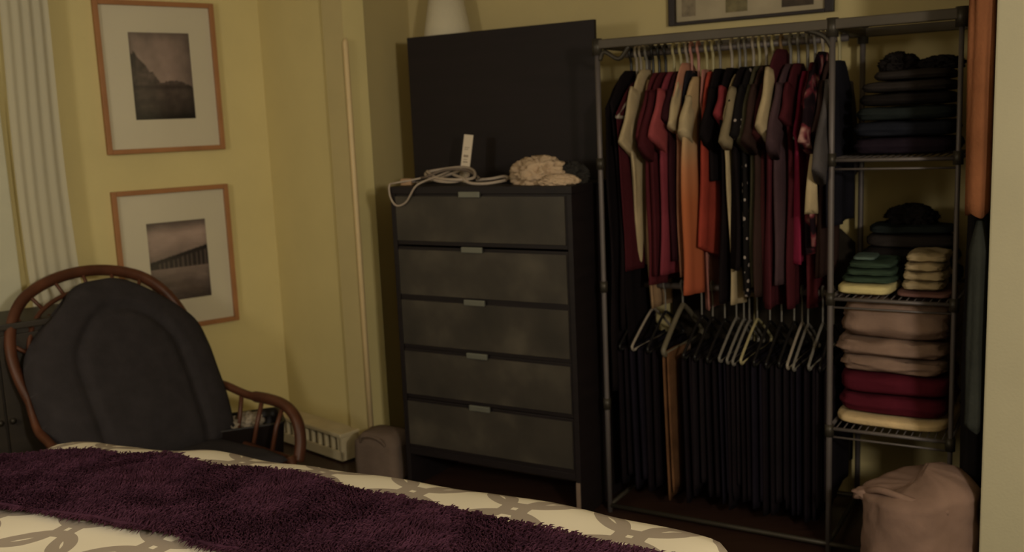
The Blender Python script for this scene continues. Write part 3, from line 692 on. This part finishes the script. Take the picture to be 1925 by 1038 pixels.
G('cropped black jacket over the top of the bright red shirt', 'jacket', 'jacket', -.474, CB, 1.33, vf=.12, sleeve=.20, seed=14, hangc='grey', hl='grey hanger of the cropped black jacket')
G('black dress with a small red sleeve high on the rod', 'dress', 'dress', -.428, CB, .86, vf=.11, sleeve=.115, slcol=CREDS, seed=16, hangc='white', hl='white hanger of the black dress with the red sleeve', sw=.10)
G('cream long shirt whose hem shows under black clothes', 'shirt', 'shirt', -.398, CC, .855, vf=.075, sleeve=.0, seed=17, th=.008, taper=.05, zs=1.60, hangc='grey', hl='grey hanger of the cream long shirt')
G('black jacket with a cream cuff at mid rod', 'jacket', 'jacket', -.376, CB, 1.0, vf=.06, sleeve=.22, slcol=cloth('stone', (.46, .41, .32)), seed=18, hangc='grey', hl='long pale hanger of the black jacket with cream cuff', sw=.05)
G('black blouse with small white dots', 'blouse', 'blouse', -.345, CD, .90, vf=.075, sleeve=.20, seed=19, hangc='white', hl='white hanger of the black dotted blouse')
G('olive grey top right of the dotted blouse', 'top', 'shirt', -.322, COL_, .93, vf=.10, sleeve=.22, seed=20, hangc='cream', hl='cream hanger of the olive grey top')
G('dark brown tunic left of the cream-sleeved shirt', 'tunic', 'shirt', -.297, CBR, .90, vf=.07, sleeve=.22, seed=21, hangc='white', hl='white hanger of the dark brown tunic')
G('black-red long top behind the cream sleeve', 'top', 'shirt', -.272, cloth('oxblood', (.20, .09, .09)), .88, vf=.09, sleeve=.20, seed=22, hangc='cream', hl='cream hanger of the black-red long top')
G('dark shirt with a cream shoulder and sleeve', 'shirt', 'shirt', -.240, cloth('wine', (.26, .11, .13)), .86, vf=.06, sleeve=.23, slcol=CC, seed=23, zs=1.68, hangc='wood', hl='tan hanger of the shirt with the cream sleeve', sw=.095)
G('plum grey shirt right of the cream sleeve', 'shirt', 'shirt', -.207, CPL, .95, vf=.06, sleeve=.24, seed=24, hangc='grey', hl='grey hanger of the plum grey shirt')
G('dark maroon dress left of the crimson top', 'dress', 'dress', -.178, CM, .86, vf=.08, sleeve=.14, seed=25, hangc='grey', hl='grey hanger of the dark maroon dress near the crimson top')
G('crimson pink top hanging near the middle post', 'top', 'shirt', -.145, CCR, 1.03, vf=.07, sleeve=.0, seed=26, zs=1.50, neck=.22, hangc='grey', hl='grey hanger of the crimson pink top')
G('long dark red dress beside the floral blouse', 'dress', 'dress', -.118, CDR, .86, vf=.12, sleeve=.08, seed=27, hangc='grey', hl='grey hanger of the long dark red dress')
G('floral blouse of pink and black blotches by the middle post', 'blouse', 'blouse', -.090, CF, 1.07, vf=.06, sleeve=.26, seed=28, th=.012, zs=1.66, hangc='white', hl='white hanger of the floral blouse')
G('black brown cardigan just left of the middle post', 'cardigan', 'cardigan', -.060, CBR, .98, vf=.09, sleeve=.20, seed=29, hangc='grey', hl='grey hanger of the black brown cardigan by the post')
G('charcoal jacket hanging last on the upper rod at the post', 'jacket', 'jacket', -.032, CN, 1.17, vf=.05, vb=.46, sleeve=.34, seed=30, th=.014, hangc='cream', hl='cream hanger of the charcoal jacket at the post', slcol=CGY)
# pale scarf end draped over the floral blouse
sf = empty('scarf', cw(-.072, .03, 0), ROTC, 'pale cream scarf end hanging in a flared knot over the floral blouse', 'scarf')
rg = []
for i in range(16):
    t = i/15; z = 1.43-.19*t; w_ = .007+.034*t**.8; rg.append([(x*(1+.25*math.sin(q*.9)), y, zz-.018*abs(math.sin(q*.26))*t) for q, (x, y, zz) in enumerate(ring(-w_, w_, z, .010+.008*t, 0, .003, 60, 1, 28))])
MB().rings(rg).build('scarf_end', CC, sf)
rg = []
for i in range(14):
    t = i/13; z = 1.255-.15*t; w_ = .030-.014*t; rg.append(ring(-w_+.02*t, w_+.02*t, z, .009, 0, .003, 60, 2, 24))
MB().rings(rg).build('scarf_tail', CF, sf)
# ------------------------------------------------------------------ lower rod: trousers folded over hangers
def trousers(label, u, col, zb, hem, vf, vb, th, seed, hangc, hl, tilt=0.0, name='trousers', cat='trousers', zr=.90):
    ap = .26; rnd = random.Random(seed); ph = rnd.random()*6
    root = empty(name, cw(u, ap, 0), ROTC+tilt, label, cat, 'clothes on the lower rod')
    for sg_, lo in ((-1, hem), (1, hem+.05*rnd.random())):
        rg = []
        for i in range(18):
            t = i/17; z = zb+(lo-zb)*t
            w_ = 1-.15*t
            rg.append(ring((vf-ap)+.02*t, (vb-ap)*w_, z+(.010 if i == 0 else 0), th*.5*(.55 if i == 0 else 1), sg_*th*.5, .003+.003*t, 22, ph+z*2, 28))
        MB().rings(rg).build('leg', col, root)
    if hangc:
        t = empty('clothes_hanger', cw(u, ap, 0), ROTC+tilt, hl, 'hanger', 'hangers on the lower rod')
        a, b_ = vf-ap-.015, vb-ap+.015
        hk = spline([(0, .012, zr+.004), (0, .010, zr+.020), (0, -.004, zr+.027), (0, -.018, zr+.018), (0, -.017, zr-.004), (0, -.002, zr-.03), (0, 0, zb+.125)], 5)
        MB().tube(hk, .0036, 7).build('hook', hm['grey'], t)
        MB().tube(spline([(0, a+.012, zb+.004), (0, a, zb+.016), (0, a+.018, zb+.036), (0, -.03, zb+.125), (0, .03, zb+.125), (0, b_-.018, zb+.036), (0, b_, zb+.016), (0, b_-.012, zb+.004)], 5), .0055, 8).build('hanger_frame', hm[hangc], t)
        MB().tube([(0, a+.012, zb+.004), (0, 0, zb+.004), (0, b_-.012, zb+.004)], .005, 8).build('trouser_bar', hm[hangc], t)
T = trousers
JB = cloth('jeans_black', (.085, .066, .080)); JN = cloth('jeans_navy', (.09, .076, .105)); JC = cloth('jeans_char', (.10, .082, .095)); TB = cloth('tan_brown', (.36, .25, .17), .3)
T('black trousers leftmost on the lower rod', -.830, JB, .66, .09, .07, .44, .030, 1, 'black', 'black hanger of the leftmost trousers')
T('navy trousers on the pale hanger at the left of the lower rod', -.772, JN, .665, .08, .06, .44, .034, 2, 'white', 'thin white hanger at the left of the lower rod')
T('black jeans left of the tan scarf', -.715, JB, .655, .07, .08, .44, .034, 3, 'black', 'black hanger of the jeans left of the tan scarf')
T('tan brown scarf hanging to the floor from the wooden hanger', -.640, TB, .655, .055, .06, .25, .018, 5, None, '', name='scarf', cat='scarf')
T('short pale end of a second scarf on the wooden hanger', -.630, cloth('scarf_pale', (.42, .34, .29)), .655, .50, .25, .29, .014, 6, None, '', name='scarf', cat='scarf')
def whanger():
    t = empty('clothes_hanger', cw(-.640, .26, 0), ROTC-.0, 'broad dull wooden hanger carrying the tan scarf on the lower rod', 'hanger', 'hangers on the lower rod')
    zb = .665
    MB().tube(spline([(0, .012, .904), (0, .010, .92), (0, -.004, .927), (0, -.018, .918), (0, -.017, .896), (0, -.002, .87), (0, 0, zb+.15)], 5), .004, 7).build('hook', hm['grey'], t)
    MB().tube(spline([(0, -.20, zb-.005), (0, -.215, zb+.012), (0, -.19, zb+.04), (0, -.03, zb+.145), (0, .03, zb+.145), (0, .19, zb+.04), (0, .215, zb+.012), (0, .20, zb-.005)], 6), .0105, 10).build('hanger_frame', mat('hanger_dull', (.36, .33, .27), .5), t)
    MB().tube([(0, -.20, zb-.005), (0, 0, zb-.005), (0, .20, zb-.005)], .008, 8).build('trouser_bar', mat('hanger_dull', (0, 0, 0)), t)
whanger()
cols = [JB, JC, JN, JB]
names = ['black', 'charcoal', 'navy', 'black']
low = [(-.560, 'black', 'black', 'black trousers just right of the tan scarf', 'black hanger just right of the wooden one'),
       (-.515, 'black', 'charcoal', 'charcoal trousers in the gap right of the tan scarf', 'black hanger of the charcoal trousers in the gap'),
       (-.465, 'black', 'black', 'black trousers left of the row of four pale hangers', 'black hanger left of the row of four pale hangers'),
       (-.418, 'grey', 'navy', 'navy trousers on the first of four pale hangers', 'first of four pale hangers in the middle of the lower rod'),
       (-.388, 'grey', 'black', 'black trousers on the second of four pale hangers', 'second of four pale hangers in the middle of the lower rod'),
       (-.366, 'grey', 'charcoal', 'charcoal trousers on the third of four pale hangers', 'third of four pale hangers in the middle of the lower rod'),
       (-.335, 'cream', 'black', 'black trousers on the thick cream hanger', 'thick cream hanger, last of the middle four'),
       (-.285, 'black', 'navy', 'navy trousers right of the thick cream hanger', 'black hanger right of the thick cream one'),
       (-.240, 'black', 'black', 'black trousers between the two sets of pale hangers', 'black hanger between the two sets of pale hangers'),
       (-.192, 'black', 'charcoal', 'charcoal trousers left of the right-hand pale hangers', 'black hanger left of the right-hand pale hangers'),
       (-.162, 'white', 'black', 'black trousers on the left pale hanger of the right-hand set', 'left pale hanger of the right-hand set on the lower rod'),
       (-.140, 'grey', 'navy', 'navy trousers on the middle pale hanger of the right-hand set', 'middle pale hanger of the right-hand set on the lower rod'),
       (-.085, 'grey', 'black', 'black trousers on the pale hanger nearest the middle post', 'pale hanger nearest the middle post on the lower rod'),
       (-.045, 'black', 'charcoal', 'charcoal trousers against the middle post', 'black hanger against the middle post')]
cmap = {'black': JB, 'charcoal': JC, 'navy': JN}
for i, (u, hc, cn, lb, hl) in enumerate(low):
    T(lb, u, cmap[cn], .648-.004*(i % 3), .055+.02*((i*7) % 4), .065, .44, .020 if i in (3, 4, 5, 6, 10, 11) else .030, 20+i, hc, hl)

# ------------------------------------------------------------------ folded stacks on the shelves
def folded(name, label, cat, u0, u1, v0, v1, z0, z1, m_, seed, layers=2, group=None, sag=.0, round_=.5, lump=.006):
    nx, ny, nz = 22, 18, 10; cu, cv = (u0+u1)/2, (v0+v1)/2; a, b_, c = (u1-u0)/2, (v1-v0)/2, (z1-z0)/2
    bm = bmesh.new(); bmesh.ops.create_cube(bm, size=2); bmesh.ops.subdivide_edges(bm, edges=bm.edges[:], cuts=13, use_grid_fill=True)
    for v in bm.verts:
        x, y, z = v.co
        p = 5.0; L = (abs(x)**p+abs(y)**p+abs(z)**(p*round_+1.5))**(1/p)
        k = 1/max(L, .001); k = 1-(1-k)*1.0
        x2, y2, z2 = x*k, y*k, z*min(1.0, k*1.0)
        side = max(abs(x), abs(y))**6
        gr = 0
        if layers > 1: gr = .030*(math.cos((z+1)*PI*layers)-1)*.5*side*(1-.0)
        s_ = 1+gr
        q = noise.noise(Vector((x*2+seed, y*2, z*1.5)))
        q2 = noise.noise(Vector((x*5+seed, y*5, z*3+seed)))
        px = x2*a*s_+lump*q2; py = y2*b_*s_+lump*q; pz = z2*c
        if z > -.98: pz += lump*.9*q*(z+1)/2-sag*(x*x)*(z+1)/2*c
        v.co = Vector((px, py, max(pz, -c)))
    me = bpy.data.meshes.new(name); bm.to_mesh(me); bm.free(); sm(me)
    o = link(name, me, m_, None, cw(cu, cv, z0+c), ROTC+random.uniform(-.055, .055)); return tag(o, label, cat, group)
FD = folded
D1 = cloth('stack_grey', (.17, .15, .14)); D2 = cloth('stack_black', (.11, .095, .09)); D3 = cloth('stack_navy', (.115, .12, .145)); D4 = cloth('stack_plum', (.13, .10, .13)); D5 = cloth('stack_green', (.13, .145, .14))
z = 1.418; gname = 'dark folded clothes on the top shelf'
lv = [(.06, D4, 'lowest plum-black folded jeans of the top shelf stack'), (.055, D3, 'navy folded jeans second from the bottom on the top shelf'), (.05, D5, 'green-black folded jeans third from the bottom on the top shelf'), (.045, D2, 'black folded jumper in the middle of the top shelf stack'), (.04, D1, 'grey folded jumper fourth layer up on the top shelf'), (.035, D1, 'uppermost grey folded top on the top shelf')]
for i, (hh, mm, lb) in enumerate(lv):
    x0 = (.035, .03, .04, .05, .06, .10)[i]
    FD('folded_clothes', lb, 'folded clothes', x0, .375-.004*i, .10, .44, z, z+hh-.002, mm, 50+i, 2, gname, lump=.005); z += hh
crumple('crumpled_cloth', (.062, .07, .040), cw(.17, .26, z-.002), 61, D2, 'black crumpled garment heaped at the left on the top shelf stack', 'cloth', None, ROTC, .4)
crumple('crumpled_cloth', (.070, .07, .028), cw(.305, .26, z-.002), 67, D2, 'low black crumpled garment at the right on the top shelf stack', 'cloth', None, ROTC, .4)
# middle shelf
zz = .940
FD('folded_towel', 'pale yellow folded towel lowest at the left of the middle shelf', 'towel', .012, .195, .03, .26, zz, zz+.036, cloth('pale_yellow', (.74, .68, .48)), 71, 1, 'towels on the middle shelf', lump=.002)
gt = cloth('green_towel', (.20, .25, .20)); gt2 = cloth('teal_towel', (.30, .35, .32))
for i, (mm, lb) in enumerate(((gt, 'dark green folded towel right on the pale yellow one'), (gt, 'dark green folded towel in the middle of the left stack'), (gt, 'upper dark green folded towel of the left stack'))):
    FD('folded_towel', lb, 'towel', .02+.012*i, .20-.004*i, .05, .28, zz+.038+i*.026, zz+.062+i*.026, mm, 75+i, 1, 'towels on the middle shelf', lump=.006)
FD('face_cloth', 'small teal-grey cloth on top of the green towels', 'cloth', .055, .13, .07, .20, zz+.117, zz+.130, gt2, 83, 1, 'towels on the middle shelf', lump=.002)
FD('folded_shirt', 'dull pink folded shirt under the cream towels', 'folded clothes', .205, .382, .03, .30, zz, zz+.018, cloth('dull_pink', (.42, .30, .28)), 85, 1, 'towels on the middle shelf', lump=.002)
ct = cloth('cream_towel', (.62, .55, .43))
for i, lb in enumerate(('lowest cream folded towel of the right stack', 'cream folded towel second from the bottom of the right stack', 'cream folded towel third from the bottom of the right stack', 'topmost cream folded towel of the right stack')):
    FD('folded_towel', lb, 'towel', .222+.003*i, .352+(.008 if i % 2 else 0), .05+.006*i, .26, zz+.022+i*.031, zz+.051+i*.031, ct, 90+i, 1, 'towels on the middle shelf', lump=.008)
z = zz
for i, (hh, mm, lb) in enumerate(((.07, D3, 'lowest navy jumper behind the towels on the middle shelf'), (.06, D2, 'black jumper behind the towels on the middle shelf'), (.05, D1, 'grey jumper high behind the towels on the middle shelf'), (.035, D5, 'green-black top uppermost behind the towels on the middle shelf'))):
    FD('folded_clothes', lb, 'folded clothes', .03+.01*i, .375-.01*i, .315, .485, z, z+hh-.002, mm, 100+i, 1, 'folded clothes behind the towels'); z += hh
crumple('crumpled_cloth', (.085, .06, .045), cw(.20, .40, z-.004), 107, D2, 'dark crumpled garment on the jumpers of the middle shelf', 'cloth', None, ROTC, .4)
# bottom shelf
zb = .472; bk = cloth('blush_blanket', (.48, .39, .34)); rd = cloth('crimson_blanket', (.29, .09, .13))
FD('folded_sheet', 'cream folded sheet lying lowest on the bottom shelf', 'sheet', .008, .385, .02, .44, zb, zb+.040, cloth('cream_sheet', (.76, .66, .50)), 110, 1, 'bedding on the bottom shelf', lump=.002)
FD('folded_blanket', 'lower crimson folded blanket on the cream sheet', 'blanket', .012, .385, .03, .44, zb+.042, zb+.112, rd, 111, 2, 'bedding on the bottom shelf', lump=.006)
FD('folded_blanket', 'upper crimson folded blanket under the blush bedding', 'blanket', .012, .385, .03, .44, zb+.114, zb+.190, rd, 112, 1, 'bedding on the bottom shelf', lump=.004)
FD('folded_blanket', 'lowest blush folded blanket on the crimson ones', 'blanket', .018, .380, .03, .44, zb+.192, zb+.252, bk, 113, 2, 'bedding on the bottom shelf', lump=.014)
FD('folded_blanket', 'middle blush folded blanket with a wavy edge', 'blanket', .004, .382, .02, .44, zb+.250, zb+.312, bk, 117, 2, 'bedding on the bottom shelf', lump=.015)
FD('folded_duvet', 'thick blush folded duvet on top of the bottom shelf bedding', 'duvet', .025, .386, .03, .45, zb+.312, zb+.445, bk, 119, 1, 'bedding on the bottom shelf', lump=.020, sag=.1)

# ------------------------------------------------------------------ laundry bag on the floor
lbm = mat('laundry_bag_cloth', (.48, .385, .34), .9, 0, .22, 5, .3, 25, .1)
lb_ = empty('laundry_bag', cw(.335, -.24), ROTC, 'bulging blush pink cloth laundry bag on the floor in front of the shelves', 'laundry bag')
m = MB(); sg = 72; rg = []
for i in range(34):
    t = i/33; z = .425*t
    R = .178*(1-.06*abs(t-.45)*2) if t < .86 else .172*math.sqrt(max(0, 1-((t-.86)/.142)**2))
    if i == 0: R = .13
    r_ = []
    for k in range(sg):
        a = 2*PI*k/sg; w_ = 1+.05*noise.noise(Vector((math.cos(a)*2, math.sin(a)*2, z*3+5)))*2+.035*math.sin(a*5+z*9)*t
        w_ += .055*abs(noise.noise(Vector((math.cos(a)*3.2, math.sin(a)*3.2+z*6, z*13))))-.05*max(0, .12-abs(noise.noise(Vector((math.cos(a)*2+5, math.sin(a)*2, z*7)))))*3
        zz_ = z+.035*t**3*math.cos(a-.3)+ (.010*noise.noise(Vector((math.cos(a)*3, math.sin(a)*3, 2+z*3))) if i > 0 else 0)
        r_.append((R*w_*math.cos(a), R*w_*math.sin(a), zz_))
    rg.append(r_)
m.rings(rg); m.build('bag_body', lbm, lb_)
MB().tube(spline([(-.16, -.03, .35), (-.10, -.10, .39), (.0, -.14, .385), (.10, -.12, .36)], 6), [.012]*19, 8).build('rolled_rim', lbm, lb_)
blob('tied_corner', (.045, .03, .022), lbm, lb_, (-.155, -.03, .345), 4, .4, 2.0, 3)

# ------------------------------------------------------------------ things hung on the side of the right wall
def hangcloth(name, label, cat, u0, u1, v0, v1, ztop, zbot, m_, seed, amp=.008, hookz=None, flare=0.0, group=None):
    root = empty(name, cw((u0+u1)/2, (v0+v1)/2, 0), ROTC, label, cat, group)
    a, c = (u1-u0)/2, (v1-v0)/2; rg = []
    for i in range(30):
        t = i/29; z = ztop+(zbot-ztop)*t; k = min(1, .35+t*5); r_ = []
        for j in range(48):
            an = 2*PI*j/48; w_ = 1+.05*math.sin(an*6+seed+z*2)+.08*noise.noise(Vector((math.cos(an)*2, math.sin(an)*2, z*3+seed)))*2
            x = a*math.copysign(abs(math.cos(an))**.8, math.cos(an))*k*w_*(1+flare*t); x = min(x, a*.98)
            r_.append((x, c*math.copysign(abs(math.sin(an))**.8, math.sin(an))*k*w_, z+(.012*math.sin(an*3+seed) if i == 29 else 0)))
        rg.append(r_)
    MB().rings(rg).build('cloth', m_, root)
    hz = ztop
    MB().tube(spline([(a-.001, 0, hz+.03), (a-.02, 0, hz+.028), (a-.035, 0, hz+.02), (a-.036, 0, hz+.045)], 4), .005).build('wall_hook', darkmetal, root)
orm = mat('cloth_orange_wrap', (.46, .29, .19), .95, 0, .14, 9, .25, 90, .05)
hangcloth('hanging_cloth', 'long orange cloth hanging beside the pale right wall edge', 'cloth', .444, .5165, -.33, -.19, 2.28, 1.262, orm, 2)
hangcloth('dark_coat', 'black coat hanging in the gap between the shelves and the right wall', 'coat', .432, .5165, -.165, .10, 1.80, .36, cloth('coat_black', (.105, .095, .10)), 5, flare=.0)
hangcloth('grey_scarf', 'dark grey-green garment hanging below the orange cloth', 'garment', .462, .5165, -.345, -.335+.13, 1.24, .62, cloth('dark_green', (.17, .175, .16)), 8)

# added dark sheets behind the lower rod, standing in for the alcove's shade
shadowm = cloth('shadow_olive', (.15, .13, .105))
for u0, u1, lb in ((-.80, -.44, 'added dark olive sheet standing in for shade behind the tan scarf hanger'), (-.42, -.03, 'added dark olive sheet standing in for shade behind the pale hangers near the middle post')):
    r_ = empty('shadow_sheet', cw((u0+u1)/2, .56, 0), ROTC, lb, 'shadow sheet', 'added shadow sheets on the alcove wall')
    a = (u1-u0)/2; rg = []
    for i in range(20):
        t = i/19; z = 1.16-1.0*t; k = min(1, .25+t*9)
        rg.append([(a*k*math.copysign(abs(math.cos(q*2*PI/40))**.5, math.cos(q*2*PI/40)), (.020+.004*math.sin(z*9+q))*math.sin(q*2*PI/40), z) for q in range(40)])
    MB().rings(rg).build('bag', shadowm, r_)  # flat sheet, its dark colour takes the place of shade on the wall
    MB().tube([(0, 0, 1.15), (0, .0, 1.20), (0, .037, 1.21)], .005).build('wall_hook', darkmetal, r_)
